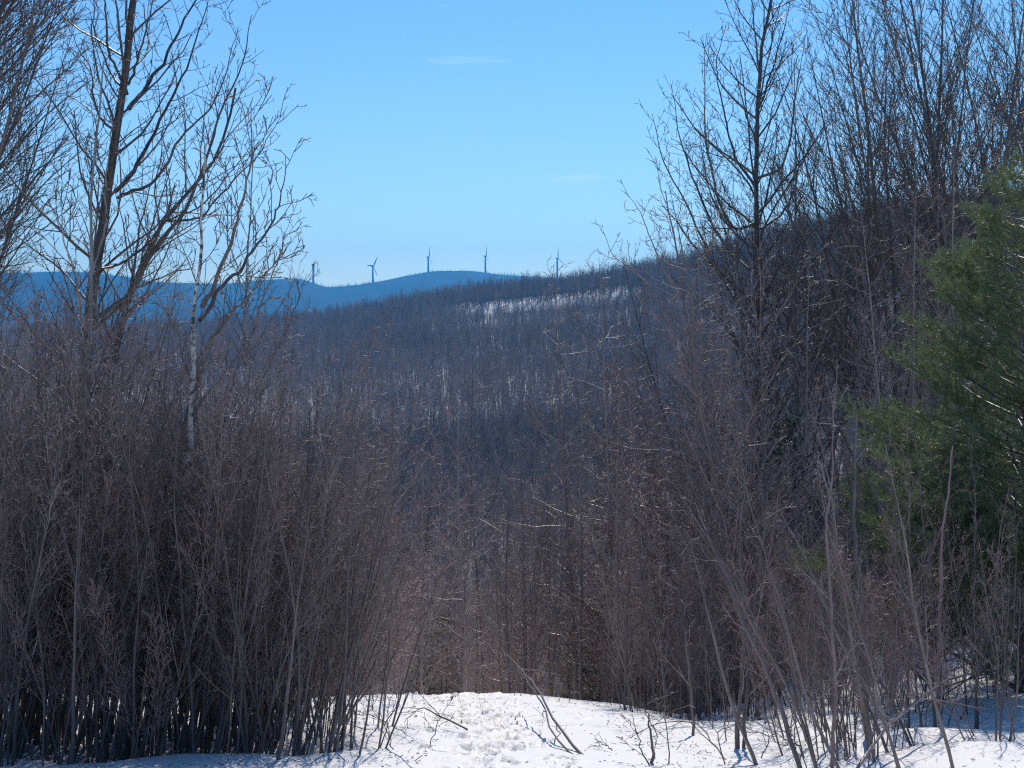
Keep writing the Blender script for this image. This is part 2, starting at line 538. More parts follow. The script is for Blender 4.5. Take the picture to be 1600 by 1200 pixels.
# ---- prototypes: every one returns (trunk_mesh, crown_mesh)
def proto_shrub(seed, stem_mat, twig_mat, h=4.4, nst=11, spread=22, rst=0.019, rmin=0.0028, twig=1.0, lean=0.0):
    """multi-stemmed shrub; stems in one mesh, fine twigs in the other"""
    rng = np.random.RandomState(seed)
    ts, tw = Acc(), Acc()
    ph = rng.rand(nst) * 6.283
    rb = 0.85 * np.sqrt(rng.rand(nst))
    S = np.stack([rb * np.cos(ph), rb * np.sin(ph), np.full(nst, -0.2)], -1)
    th = np.radians(np.abs(rng.normal(0, spread * .6, nst)) + 2)
    D = np.stack([np.sin(th) * np.cos(ph) + lean, np.sin(th) * np.sin(ph), np.cos(th)], -1)
    L = h * rng.uniform(.6, 1.08, nst)
    P = grow_paths(rng, S, D, L, 18, 0.25, 0.045)
    R = taper(rst * rng.uniform(.5, 1.4, nst), 18, 0.16)
    tubes(ts, P, R, 5)
    branch_out(rng, tw, P, R, L, [
        dict(n=int(20 * twig), t0=.20, ang=(18, 36), len=.26, lmin=.22, up=.45, wander=.10, K=6, sides=3, rk=.6, rl=.008, shape=lambda t: 1.05 - .75 * t),
        dict(n=5, t0=.15, ang=(25, 55), len=.42, lmin=.12, up=.35, wander=.13, K=4, rk=.75, rl=.011),
        dict(n=2, t0=.2, ang=(30, 60), len=.5, lmin=.05, up=.2, wander=.14, K=3, rk=.8, rl=.02)], rmin=rmin)
    return ts.build("shrub_stems", stem_mat), tw.build("shrub_twigs", twig_mat)

def proto_tree(seed, trunk_mat, twig_mat, h, r0, levels, rmin=0.0035, lean=(0, 0), wander=0.02, K=18, sides=7, forks=0, up=0.0, bias=None, cm=None):
    rng = np.random.RandomState(seed)
    ts, tw = Acc(), Acc()
    S = np.array([[0, 0, -0.3]]); D = np.array([[lean[0], lean[1], 1.0]]); L = np.array([h + .3])
    P = grow_paths(rng, S, D, L, K, up, wander, bias)
    R = taper(np.array([r0]), K, 0.07, 0.95)
    R[:, 0] *= 1.3
    tubes(ts, P, R, sides)
    if forks:
        par, t, pos, d, rad = kids(rng, P, R, [forks], .12, .55, (12, 26))
        L2 = h * (1 - t) * rng.uniform(.75, 1.0, forks)
        P2 = grow_paths(rng, pos, d, L2, K, .25, wander * 1.3)
        R2 = taper(rad * .72, K, 0.08)
        tubes(ts, P2, R2, 5)
        P, R, L = np.concatenate([P, P2]), np.concatenate([R, R2]), np.concatenate([L, L2])
    branch_out(rng, tw, P, R, L, levels, rmin=rmin)
    return ts.build("tree_trunk", trunk_mat), tw.build("tree_crown", twig_mat)

ASC = lambda s=1.0, t0=.14: [   # steep, dense, fine: grey birch / cherry saplings
    dict(n=int(26 * s), t0=t0, ang=(24, 42), len=.34, lmin=.5, up=.35, wander=.07, K=8, sides=4, rk=.5, rl=.0068, shape=lambda t: 1.15 - .95 * t),
    dict(n=4.6, per_m=True, nmin=3, t0=.15, ang=(22, 45), len=.42, lmin=.2, up=.3, wander=.09, K=5, rk=.7, rl=.010),
    dict(n=6.5, per_m=True, nmin=2, t0=.15, ang=(25, 50), len=.42, lmin=.08, up=.2, wander=.11, K=3, rk=.75, rl=.014)]
BEECH = lambda s=1.0: [   # level sprays of fine twigs
    dict(n=int(34 * s), t0=.10, ang=(42, 68), len=.25, lmin=.4, up=.45, wander=.15, K=12, sides=4, rk=.5, rl=.008, shape=lambda t: 1.2 - 1.0 * t),
    dict(n=3.6, per_m=True, nmin=3, t0=.12, ang=(35, 55), planar=.8, len=.42, lmin=.2, up=.05, wander=.08, K=5, rk=.7, rl=.009),
    dict(n=7.0, per_m=True, nmin=2, t0=.15, ang=(32, 55), planar=.7, len=.38, lmin=.09, up=.08, wander=.10, K=3, rk=.75, rl=.014)]
OPEN = lambda s=1.0: [   # open hardwood with knobby upcurved twigs: aspen / maple
    dict(n=int(20 * s), t0=.22, ang=(35, 58), len=.34, lmin=.5, up=.75, wander=.08, K=9, sides=4, rk=.6, rl=.010, shape=lambda t: 1.2 - .95 * t),
    dict(n=2.6, per_m=True, nmin=3, t0=.2, ang=(32, 58), len=.36, lmin=.2, up=.55, wander=.11, K=5, rk=.7, rl=.011),
    dict(n=5.0, per_m=True, nmin=2, t0=.15, ang=(35, 70), len=.36, lmin=.08, up=.35, wander=.14, K=4, rk=.75, rl=.015)]

SHRUBS = [proto_shrub(101 + i, m, t, h, n, sp, rs) for i, (m, t, h, n, sp, rs) in enumerate([
    (M_DARK, M_GREY, 4.2, 8, 9, .015), (M_DARK, M_PURP, 3.8, 8, 10, .0125), (M_DARK, M_GREY, 4.7, 6, 8, .018),
    (M_DARK, M_GREY, 3.9, 9, 12, .013), (M_DARK, M_RED, 2.5, 8, 20, .008), (M_DARK, M_DARK, 5.0, 5, 8, .021),
    (M_DARK, M_PURP, 4.4, 8, 9, .015), (M_DARK, M_RED, 4.0, 8, 10, .0125)])]
WHIPS = [proto_shrub(141 + i, M_DARK, m, h, n, 11, r, twig=.55) for i, (m, h, n, r) in enumerate([(M_DARK, 4.6, 6, .017), (M_RED, 4.0, 7, .014), (M_DARK, 5.2, 4, .024)])]
SHRUB_LEAN = proto_shrub(131, M_DARK, M_GREY, 4.3, 7, 18, .015, lean=.42)
SAPL = [proto_tree(201 + i, M_DARK, t, h, r, ASC(.8), wander=.02, rmin=.0032) for i, (t, h, r) in enumerate([(M_GREY, 6.5, .030), (M_TWIG, 7.6, .036), (M_RED, 5.6, .026)])]
STEEP = [proto_tree(221 + i, M_DARK, M_DARK, h, r, ASC(1.0, .38), forks=f, wander=.02, rmin=.0052, bias=b) for i, (h, r, f, b) in enumerate([(13.5, .080, 3, (-.10, 0, 0)), (12.5, .068, 2, (-.2, 0, 0)), (14.5, .088, 3, (.02, 0, 0))])]
BEE = [proto_tree(241 + i, M_GREY, t, h, r, BEECH(1.25), wander=.015, rmin=.0048) for i, (t, h, r) in enumerate([(M_TWIG, 8.0, .050), (M_TWIG, 9.5, .060), (M_RED, 7.2, .045), (M_GREY, 8.8, .055), (M_RED, 6.4, .034)])]
OPN = [proto_tree(261 + i, tm, t, h, r, OPEN(s), forks=f, wander=.02, rmin=.0045) for i, (tm, t, h, r, s, f) in enumerate([
    (M_GREY, M_TWIG, 11.0, .085, 1.0, 1), (M_DARK, M_GREY, 12.5, .10, 1.0, 2), (M_PALE, M_TWIG, 10.5, .07, .9, 0), (M_DARK, M_RED, 9.5, .075, 1.0, 1)])]

# ------------------------------------------------------------------ placing repeats
RNG = random.Random(3)
NAMES = {}
def plant(proto, name, label, cat, px, d, s=1.0, rz=None, group=None, tilt=(0, 0), parts=("trunk", "crown"), sink=0.0, xyz=None):
    X, Y, Z = xyz if xyz else fuv(px, d)
    if d < 16.5:
        WELLS.append((X, Y))
    t = thing(name, label, cat, (X, Y, Z - sink), RNG.uniform(0, 6.283) if rz is None else rz, s, group, tilt)
    for nm, me in zip(parts, proto):
        part(nm, me, t)
    return t

# --- left thicket of shrubs
for i in range(150):
    d = 10.6 + 3.2 * RNG.random() if i < 56 else 18.5 + 8 * RNG.random()
    edge = 475 + RNG.uniform(-60, 30) + (0 if i < 56 else 40)
    px = -140 + (edge + 140) * RNG.random()
    if 190 < px < 330 and d < 11.1 and RNG.random() < .95: continue
    k = RNG.choice([0, 0, 1, 2, 2, 3, 5, 6, 6, 7])
    s = RNG.uniform(.72, 1.0) if i >= 56 else RNG.uniform(.55, .82) * (1.2 if px < 130 else 1.0) * (1 + .03 * (d - 11))
    if px > 400 and RNG.random() < .55:
        plant(SHRUB_LEAN, "bare_shrub", "bare shrub at the thicket's edge with dark stems arching out over the open snow", "shrub", px, d, s * .95, RNG.uniform(-.5, .5), "shrubs arching from the thicket's edge", parts=("stems", "twigs"))
    else:
        plant(SHRUBS[k], "bare_shrub", "bare many-stemmed shrub packed in the dark thicket on the side of the birch trunks", "shrub", px, d, s, None, "shrubs of the dark thicket by the birches", (RNG.uniform(-.06, .06), RNG.uniform(.02, .24)), ("stems", "twigs"))
for i in range(60):
    px = -110 + 640 * RNG.random()
    if 215 < px < 310 and RNG.random() < .6: continue
    plant(WHIPS[RNG.choice([0, 0, 1, 1, 2])], "whip_shrub", "shrub of straight dark whips standing upright along the front of the birch thicket", "shrub", px, 10.5 + 3.0 * RNG.random(), RNG.uniform(.52, .76) * (1.2 if px < 130 else 1), None, "straight whips along the front of the thicket", (RNG.uniform(-.05, .05), RNG.uniform(0, .18)), ("stems", "twigs"))
for i in range(14):
    px = 1190 + 430 * RNG.random()
    plant(WHIPS[RNG.choice([0, 1, 2, 2])], "whip_shrub", "dark tangled shrub at the front of the snow bank below the pine", "shrub", px, 10.4 + 3.2 * RNG.random(), RNG.uniform(.38, .68), None, "tangled shrubs at the front of the pine bank", (RNG.uniform(-.12, .12), RNG.uniform(-.4, .1)), ("stems", "twigs"))
for i in range(3):
    plant(SAPL[2], "bare_sapling", "slim bare sapling veiling the big pine's boughs from in front", "sapling", 1370 + 240 * RNG.random(), 12.5 + 2 * RNG.random(), RNG.uniform(.45, .6), None, "saplings veiling the pine", (RNG.uniform(-.05, .05), RNG.uniform(-.2, .05)))
for i in range(12):
    px = -40 + 590 * RNG.random(); d = 10.8 + 4.5 * RNG.random()
    plant(SHRUBS[4], "red_twig_shrub", "low shrub with thin maroon twigs in front of the birch thicket", "shrub", px, d, RNG.uniform(.55, .9), None, "maroon shrubs in front of the birch thicket", parts=("stems", "twigs"))
for i in range(96):
    d = 18.5 + 15 * RNG.random()
    px = -60 + 530 * RNG.random()
    if 230 < px < 350 and d < 20: continue
    if px > 455: continue
    plant(SAPL[RNG.choice([0, 1, 1, 0, 2])], "bare_sapling", "slim bare sapling rising out of the dark thicket by the birches", "sapling", px, d, RNG.uniform(.58, .95), None, "saplings in the birch thicket", (RNG.uniform(-.05, .05), RNG.uniform(-.03, .07)))

# --- right thicket
for i in range(70):
    d = 12.5 + 14 * RNG.random()
    px = 1120 + 560 * RNG.random() + max(0, (d - 20)) * -6
    if px < 1230 and d < 15: px += 130
    k = RNG.choice([0, 2, 3, 3, 5, 1, 6, 7])
    if px > 1250 and d < 20 and RNG.random() < .6: continue
    plant(SHRUBS[k], "bare_shrub", "bare many-stemmed shrub in the tangle around the big pine", "shrub", px, d, (RNG.uniform(.34, .54) if px > 1250 and d < 20 else RNG.uniform(.55, .9)), None, "shrubs in the tangle around the pine", (RNG.uniform(-.1, .1), RNG.uniform(-.2, .05)), ("stems", "twigs"))
for i in range(6):
    plant(SHRUBS[4], "red_twig_shrub", "low shrub with thin maroon twigs below the big pine", "shrub", 1180 + 420 * RNG.random(), 12.5 + 8 * RNG.random(), RNG.uniform(.7, 1.2), None, "maroon shrubs below the pine", parts=("stems", "twigs"))
for i in range(34):
    d = 16 + 18 * RNG.random()
    px = 1080 + 560 * RNG.random()
    if px > 1290: d = 21 + 13 * RNG.random()
    plant(SAPL[RNG.choice([0, 1, 2])], "bare_sapling", "slim bare sapling rising out of the tangle beside the pine", "sapling", px, d, RNG.uniform(.75, 1.15), None, "saplings beside the pine", (RNG.uniform(-.05, .05), RNG.uniform(-.14, .02)))
for i in range(90):
    d = 21 + 26 * RNG.random()
    px = 890 + 620 * RNG.random() ** .85
    plant(BEE[RNG.choice([0, 1, 2, 3, 0, 1])], "bare_beech", "young bare beech with level twig sprays on the slope below the steep wooded ridge", "tree", px, d, RNG.uniform(.7, 1.1) * (1.0 if px > 1080 else .6), None, "young beeches on the slope below the steep ridge", (RNG.uniform(-.04, .04), RNG.uniform(-.1, .02)))
for i in range(16):
    plant(SHRUBS[RNG.choice([3, 6, 7, 2])], "bare_shrub", "bare shrub in the shadowed dip between the snow crest and the pine bank", "shrub", 1000 + 250 * RNG.random(), 16.5 + 4 * RNG.random(), RNG.uniform(.5, .8), None, "shrubs in the dip beside the pine bank", (RNG.uniform(-.1, .1), RNG.uniform(-.25, .05)), ("stems", "twigs"))
for i in range(26):
    plant(SAPL[RNG.choice([0, 1, 2])], "bare_sapling", "slender bare sapling standing straight just over the end of the trodden track", "sapling", 560 + 420 * RNG.random(), 21 + 13 * RNG.random(), RNG.uniform(.5, .78), None, "saplings over the end of the track", (RNG.uniform(-.04, .04), RNG.uniform(-.05, .05)))
# --- tall steep-branched trees against the sky on both sides
for (px, d, k, s, rz) in [(1400, 27, 1, .95, .2), (1455, 25, 0, .95, 1.0), (1505, 27, 2, 1.0, 2.2), (1550, 26, 0, 1.05, .1), (1600, 30, 2, 1.15, 4.0), (1650, 31, 1, 1.3, .3), (1720, 29, 0, 1.2, 5.1), (1480, 33, 1, 1.15, 3.0), (1345, 31, 1, .95, .4), (1425, 31, 2, 1.0, 5.0), (1560, 34, 0, 1.2, 2.7), (1085, 27, 1, .62, 1.2), (1250, 28, 0, .74, 0.4), (1130, 30, 2, .72, 5.2), (1295, 25, 2, .74, 2.2)]:
    plant(STEEP[k], "bare_tree", "tall bare tree with steep dark branches on the slope rising behind the pine", "tree", px, d, s, rz, "tall steep trees behind the pine", (RNG.uniform(-.03, .03), RNG.uniform(-.16, -.02)))
for (px, d, k, s, rz) in [(-250, 14, 0, .85, 2.5), (-170, 17, 1, .9, 3.4), (-110, 21, 2, .8, .8), (-310, 16, 2, .95, 1.9), (-70, 27, 1, .8, 4.4), (-140, 15, 0, .75, 5.5), (-210, 22, 2, 1.0, 1.0)]:
    plant(STEEP[k], "bare_tree", "tall bare tree with dense dark branches at the open end of the birch thicket", "tree", px, d, s, rz, "tall trees at the end of the birch thicket", (RNG.uniform(-.03, .03), RNG.uniform(.04, .16)))

# --- valley trees past the crest of the snow
for i in range(300):
    d = 26 + 120 * RNG.random() ** 1.3
    px = 330 + 950 * RNG.random()
    k = RNG.choice([0, 1, 3, 1, 0, 2])
    s = RNG.uniform(.62, .98) * (1.0 if d > 45 else .62)
    if RNG.random() < .45:
        plant(BEE[RNG.choice([0, 1, 2, 3])], "bare_beech", "bare beech with fine level twigs in the hollow past the crest of the snow", "tree", px, d, s * 1.05, None, "beeches in the hollow past the snow crest")
    else:
        plant(OPN[k], "bare_maple", "bare hardwood with open upcurved limbs in the hollow past the crest of the snow", "tree", px, d, s * .9, None, "hardwoods in the hollow past the snow crest")

for i in range(118):
    d = 20.5 + 13 * RNG.random()
    px = RNG.choice([950 + 240 * RNG.random(), 950 + 240 * RNG.random(), 430 + 230 * RNG.random(), 800 + 330 * RNG.random(), 800 + 330 * RNG.random(), 640 + 200 * RNG.random()])
    plant(BEE[RNG.choice([2, 2, 4, 0, 3])], "red_maple", "young red-brown maple crowding just over the crest of the snow", "tree", px, d, RNG.uniform(.55, .85) * (.62 if px < 760 else .75 if px < 850 else 1), None, "young red-brown maples over the snow crest", (RNG.uniform(-.04, .04), RNG.uniform(-.06, .04)))

# ------------------------------------------------------------------ hero trees
def img(px, py, d):
    return ((px - 800) / F * d, d, (HZ - py) / F * d)

def hero(name, label, cat, trunk_pts, limbs, trunk_mat, limb_mat, twig_mat, r0, levels, seed, rmin=.0046, tip=.1, split_at=None, auto=None):
    """trunk_pts: list of (px,py,depth); limbs: list of (pts, r0)"""
    rng = np.random.RandomState(seed)
    base = np.array(img(*trunk_pts[0]))
    base[2] = float(ground(base[0], base[1]))
    pts = [np.array([0, 0, -.3])] + [np.array(img(*p)) - base for p in trunk_pts[1:]]
    P, L = smooth_poly(pts, 26)
    P[:, 1:] += np.cumsum(rng.normal(0, .010, (1, 25, 3)), 1) * np.array([1, 1, .3])
    R = taper(np.array([r0]), 26, tip)
    R *= 1 + rng.normal(0, .04, R.shape)
    t = thing(name, label, cat, tuple(base))
    tr, tw = Acc(), Acc()
    tubes(tr, P, R, 9)
    part("trunk", tr.build("trunk", trunk_mat), t)
    allP, allR, allL = [P], [R], [L]
    for lp, lr in limbs:
        q, l = smooth_poly([np.array(img(*p)) - base for p in lp], 26)
        q = q + np.concatenate([np.zeros((1, 1, 3)), np.cumsum(rng.normal(0, .012, (1, 25, 3)), 1)], 1)
        rr = taper(np.array([lr]), 26, .14)
        lb = Acc(); tubes(lb, q, rr, 6)
        part("limb", lb.build("limb", limb_mat), t)
        allP.append(q); allR.append(rr); allL.append(l)
    P, R, L = np.concatenate(allP), np.concatenate(allR), np.array(allL)
    branch_out(rng, tw, P, R, L, levels, rmin=rmin)
    part("crown", tw.build("crown", twig_mat), t)
    return t

POP = [dict(n=4.6, per_m=True, nmin=7, t0=.10, ang=(35, 60), len=.20, lmin=.35, up=.55, wander=.12, K=7, sides=4, rk=.5, rl=.011, shape=lambda t: 1.15 - .6 * t),
       dict(n=5.5, per_m=True, nmin=2, t0=.15, ang=(35, 62), len=.42, lmin=.12, up=.45, wander=.15, K=4, rk=.75, rl=.012),
       dict(n=7, per_m=True, nmin=1, t0=.2, ang=(35, 70), len=.42, lmin=.06, up=.2, wander=.15, K=3, rk=.8, rl=.02)]
# the big forked poplar on the left
hero("poplar_tree", "big leaning poplar with a thick dark trunk and long forking limbs against the sky", "tree",
     [(118, 1130, 17), (128, 700, 17), (147, 470, 17), (166, 360, 17), (190, 215, 17), (204, 130, 17.1), (213, 60, 17.1), (222, -30, 17.2), (232, -150, 17.3)],
     [([(143, 500, 17), (205, 455, 16.8), (240, 385, 16.6), (285, 325, 16.4), (322, 255, 16.2), (352, 170, 16.0), (380, 90, 15.9), (392, 20, 15.8)], 0.0306),
      ([(183, 300, 17), (218, 255, 17.3), (255, 190, 17.6), (290, 125, 17.8), (318, 60, 18.0), (338, -20, 18.1)], 0.0272),
      ([(187, 310, 17), (238, 285, 16.5), (290, 215, 16.2), (330, 185, 15.9), (366, 130, 15.7), (390, 60, 15.6)], 0.0218),
      ([(205, 172, 17.1), (240, 140, 17.5), (280, 80, 17.9), (320, 20, 18.2), (350, -60, 18.4)], 0.0286),
      ([(203, 150, 17.1), (186, 110, 16.8), (180, 60, 16.5), (176, 0, 16.3), (170, -80, 16.2)], 0.0204),
      ([(202, 145, 17.1), (190, 135, 17.4), (160, 60, 17.8), (158, 0, 18), (150, -60, 18.1)], 0.0177),
      ([(190, 212, 17), (158, 172, 16.6), (148, 130, 16.3), (118, 62, 16.0), (104, 35, 15.9)], 0.0163),
      ([(175, 305, 17), (160, 280, 17.3), (150, 240, 17.6), (152, 180, 17.9), (120, 150, 18.1), (88, 110, 18.3)], 0.0150),
      ([(160, 420, 17), (205, 400, 17.4), (260, 350, 17.8), (320, 320, 18.1), (370, 260, 18.3), (420, 190, 18.5)], 0.0177),
      ([(205, 135, 17.1), (222, 80, 16.7), (240, 20, 16.4), (262, -60, 16.1)], 0.0177),
      ([(265, 345, 16.5), (300, 340, 16.2), (350, 290, 15.9), (400, 225, 15.7), (440, 160, 15.5)], 0.0150)],
     M_POPL, M_POPL, M_DARK, .098, POP, 7, tip=.3)
# white birches
BIR = [dict(n=4.4, per_m=True, nmin=7, t0=.30, ang=(28, 48), len=.22, lmin=.4, up=.35, wander=.08, K=8, sides=4, rk=.5, rl=.009, shape=lambda t: 1.25 - 1.0 * t),
       dict(n=4.5, per_m=True, nmin=3, t0=.12, ang=(25, 50), len=.40, lmin=.15, up=.25, wander=.10, K=4, rk=.7, rl=.010),
       dict(n=6, per_m=True, nmin=2, t0=.15, ang=(25, 55), len=.42, lmin=.07, up=.15, wander=.12, K=3, rk=.8, rl=.016)]
hero("birch_tree", "white birch with a dappled crooked trunk standing before the blue far hills", "tree",
     [(242, 1090, 11.70), (262, 920, 11.70), (296, 730, 11.70), (306, 610, 11.70), (313, 480, 11.70), (322, 400, 11.70), (330, 320, 11.76), (334, 230, 11.83)],
     [([(316, 480, 11.70), (340, 430, 11.50), (362, 370, 11.31), (378, 300, 11.18), (388, 230, 11.05), (386, 150, 10.99)], .022),
      ([(312, 500, 11.70), (350, 455, 11.96), (400, 400, 12.22), (435, 330, 12.35), (452, 250, 12.48)], .020),
      ([(306, 610, 11.70), (335, 545, 11.44), (380, 500, 11.24), (430, 440, 11.05), (470, 380, 10.92)], .020)],
     M_BIRCH, M_DARK, M_DARK, .044, BIR, 17, tip=.14)
hero("birch_tree", "young birch with a thin straight pale grey trunk beside the big leaning poplar", "tree",
     [(70, 1140, 12.60), (92, 960, 12.60), (114, 740, 12.60), (128, 600, 12.60), (136, 480, 12.68), (140, 330, 12.77), (152, 200, 12.85), (160, 100, 12.94)],
     [([(134, 520, 12.68), (120, 440, 12.43), (100, 360, 12.26), (92, 280, 12.18)], .014), ([(138, 450, 12.68), (160, 380, 12.94), (170, 290, 13.19), (176, 210, 13.36)], .014)],
     M_PALE, M_GREY, M_DARK, .036, BIR, 23, tip=.18)
hero("birch_tree", "young birch with fine upswept twigs at the edge of the thicket beside the first turbine", "tree",
     [(372, 1100, 21), (380, 800, 21), (384, 600, 21), (388, 440, 21), (396, 320, 21.1), (400, 230, 21.2)],
     [([(386, 560, 21), (412, 480, 20.7), (440, 410, 20.4), (462, 340, 20.2)], .018), ([(388, 470, 21), (370, 400, 21.4), (362, 320, 21.7)], .014), ([(385, 640, 21), (420, 575, 21.3), (455, 500, 21.6), (482, 420, 21.8)], .017)],
     M_PALE, M_GREY, M_DARK, .042, BIR, 29, tip=.15)
hero("poplar_tree", "grey poplar leaning past the white birch with a pale forked lower trunk", "tree",
     [(92, 1120, 20), (150, 720, 20), (182, 560, 20), (205, 470, 20), (232, 400, 20), (262, 345, 20.1), (300, 300, 20.2), (345, 235, 20.4), (372, 140, 20.5)],
     [([(205, 470, 20), (216, 400, 20.4), (236, 320, 20.7), (250, 240, 20.9)], .024), ([(182, 560, 20), (150, 470, 19.6), (128, 380, 19.4), (105, 330, 19.3)], .018)],
     M_POPL, M_DARK, M_DARK, .075, POP, 31, tip=.2)
# the candelabra poplar on the right
hero("poplar_tree", "candelabra poplar with a straight trunk and upcurved arms against the sky beside the steep ridge", "tree",
     [(1195, 1090, 27), (1190, 800, 27), (1184, 560, 27), (1182, 400, 27), (1182, 300, 27), (1184, 180, 27.1), (1188, 90, 27.2), (1200, 20, 27.3), (1212, -60, 27.4)],
     [([(1183, 345, 27), (1150, 360, 26.5), (1120, 300, 26.1), (1098, 200, 25.8), (1100, 60, 25.5)], .034),
      ([(1182, 300, 27), (1150, 255, 27.5), (1132, 190, 28), (1120, 110, 28.4), (1136, 45, 28.7)], .030),
      ([(1182, 280, 27), (1215, 270, 26.5), (1236, 210, 26.2), (1245, 130, 25.9), (1256, 70, 25.7)], .030),
      ([(1183, 360, 27), (1225, 330, 27.6), (1250, 240, 28.1), (1262, 160, 28.4)], .028),
      ([(1182, 430, 27), (1130, 385, 27.8), (1085, 290, 28.4), (1060, 210, 28.9), (1048, 130, 29.2)], .034),
      ([(1183, 480, 27), (1120, 420, 26.2), (1068, 310, 25.7), (1030, 240, 25.4), (1015, 170, 25.2)], .034),
      ([(1186, 130, 27.2), (1172, 70, 27), (1160, 0, 26.8), (1152, -60, 26.7)], .022),
      ([(1184, 170, 27.1), (1204, 100, 27.5), (1222, 30, 27.8), (1232, -50, 28)], .022)],
     M_POPL, M_DARK, M_DARK, .085, POP, 41, rmin=.0055, tip=.3)
hero("poplar_tree", "slender poplar with a low bent limb in front of the steep wooded ridge", "tree",
     [(1165, 1150, 23), (1130, 860, 23), (1098, 640, 23), (1080, 500, 23), (1062, 380, 23), (1045, 300, 23.1)],
     [([(1090, 590, 23), (1040, 480, 22.6), (1000, 420, 22.3), (965, 390, 22.1), (950, 360, 22.0)], .022),
      ([(1084, 540, 23), (1100, 430, 23.4), (1110, 340, 23.7), (1100, 260, 23.9)], .022),
      ([(1075, 480, 23), (1030, 400, 23.6), (1000, 320, 24), (985, 300, 24.2)], .020)],
     M_GREY, M_GREY, M_TWIG, .055, POP, 43, rmin=.0052, tip=.15)
hero("poplar_tree", "thin bare poplar on the skyline between the candelabra poplar and the dense tall trees", "tree",
     [(1365, 1060, 25), (1362, 800, 25), (1360, 560, 25), (1360, 360, 25), (1362, 200, 25.1), (1350, 90, 25.2), (1340, 20, 25.3)],
     [([(1360, 420, 25), (1330, 330, 24.5), (1300, 230, 24.1), (1285, 130, 23.8)], .024), ([(1361, 330, 25), (1390, 240, 25.5), (1400, 150, 25.9), (1412, 60, 26.2)], .022), ([(1360, 500, 25), (1310, 400, 25.6), (1262, 320, 26.1), (1235, 250, 26.4)], .024)],
     M_DARK, M_DARK, M_DARK, .055, BIR, 47, tip=.15)
# pale trunks standing out in the hollow
PALE_L = OPEN(.9)
for (px, py, d, top, s, lab, mat) in [
        (726, 1060, 24, 640, 51, "slim pale grey tree standing alone in the hollow above the trodden path", M_PALE),
        (692, 1060, 30, 690, 52, "pale grey tree with bare low branches left of the slim pale tree in the hollow", M_PALE),
        (862, 1085, 23, 640, 53, "olive barked sapling at the crest of the snow with two close stems", M_OLIVE),
        (790, 1080, 22, 800, 54, "short olive sapling at the crest of the snow nearest the path", M_OLIVE),
        (745, 1080, 27, 560, 55, "tall thin dark sapling rising highest in the middle of the hollow", M_DARK)]:
    hero("bare_sapling" if mat is not M_PALE else "pale_tree", lab, "sapling" if mat is not M_PALE else "tree",
         [(px, py, d), (px - 3, py - (py - top) * .3, d), (px - 9, py - (py - top) * .65, d), (px - 6, top, d + .1)],
         [([(px - 5, py - (py - top) * .4, d), (px - 40, py - (py - top) * .55, d - .4), (px - 58, py - (py - top) * .72, d - .6)], .014),
          ([(px - 5, py - (py - top) * .45, d), (px + 30, py - (py - top) * .6, d + .4), (px + 44, py - (py - top) * .78, d + .6)], .014)],
         mat, mat, M_TWIG, .034 if mat is M_PALE else .020, POP, s, rmin=.0038, tip=.2)
# leaning stems on the right in front
LEAN_L = [dict(n=2.2, per_m=True, nmin=4, t0=.2, ang=(30, 60), len=.22, lmin=.25, up=.3, wander=.12, K=6, sides=3, rk=.5, rl=.009),
          dict(n=5, per_m=True, nmin=2, t0=.15, ang=(30, 60), len=.45, lmin=.1, up=.2, wander=.14, K=4, rk=.7, rl=.011),
          dict(n=6, per_m=True, nmin=1, t0=.2, ang=(30, 60), len=.45, lmin=.05, up=.2, wander=.14, K=3, rk=.8, rl=.018)]
for (pts, r, lab, mat) in [
        ([(1275, 1215, 10.5), (1215, 1080, 10.6), (1165, 960, 10.8), (1125, 860, 11), (1090, 790, 11.2)], .022, "leaning dark stem reaching over the open snow in front of the pine tangle", M_DARK),
        ([(1008, 1100, 17.5), (965, 1000, 17.6), (938, 900, 17.8), (915, 770, 18)], .018, "leaning olive stem at the crest of the snow in front of the beeches", M_OLIVE),
        ([(1090, 1168, 13), (1075, 1040, 13), (1055, 900, 13.2), (1046, 760, 13.4)], .016, "upright dark stem standing free in the snow at the dip", M_DARK),
        ([(1310, 1200, 11), (1308, 1060, 11), (1298, 880, 11.1), (1300, 700, 11.2), (1305, 560, 11.3)], .017, "straight dark sapling standing close before the pine", M_PURP),
        ([(1160, 1168, 11.9), (1160, 1060, 11.9), (1158, 900, 12), (1166, 720, 12.1)], .024, "dark sapling with twin stems casting a short shadow on the open snow", M_DARK),
        ([(1166, 1168, 11.95), (1168, 1060, 12), (1180, 900, 12.1), (1196, 760, 12.2)], .018, "thinner twin of the dark sapling casting a short shadow on the open snow", M_DARK),
        ([(1365, 1170, 12.5), (1355, 1000, 12.5), (1340, 820, 12.6), (1350, 650, 12.8)], .036, "stout dark trunk under the pine with a forking top", M_DARK),
        ([(1478, 1120, 14), (1470, 1030, 14), (1462, 900, 14.1), (1470, 700, 14.2)], .026, "red-brown trunk below the pine with the widest bare base", M_RED)]:
    hero("bare_sapling", lab, "sapling", pts, [], mat, mat, M_TWIG if mat is not M_RED else M_RED, r, LEAN_L, int(pts[0][0]), rmin=.0028, tip=.22)

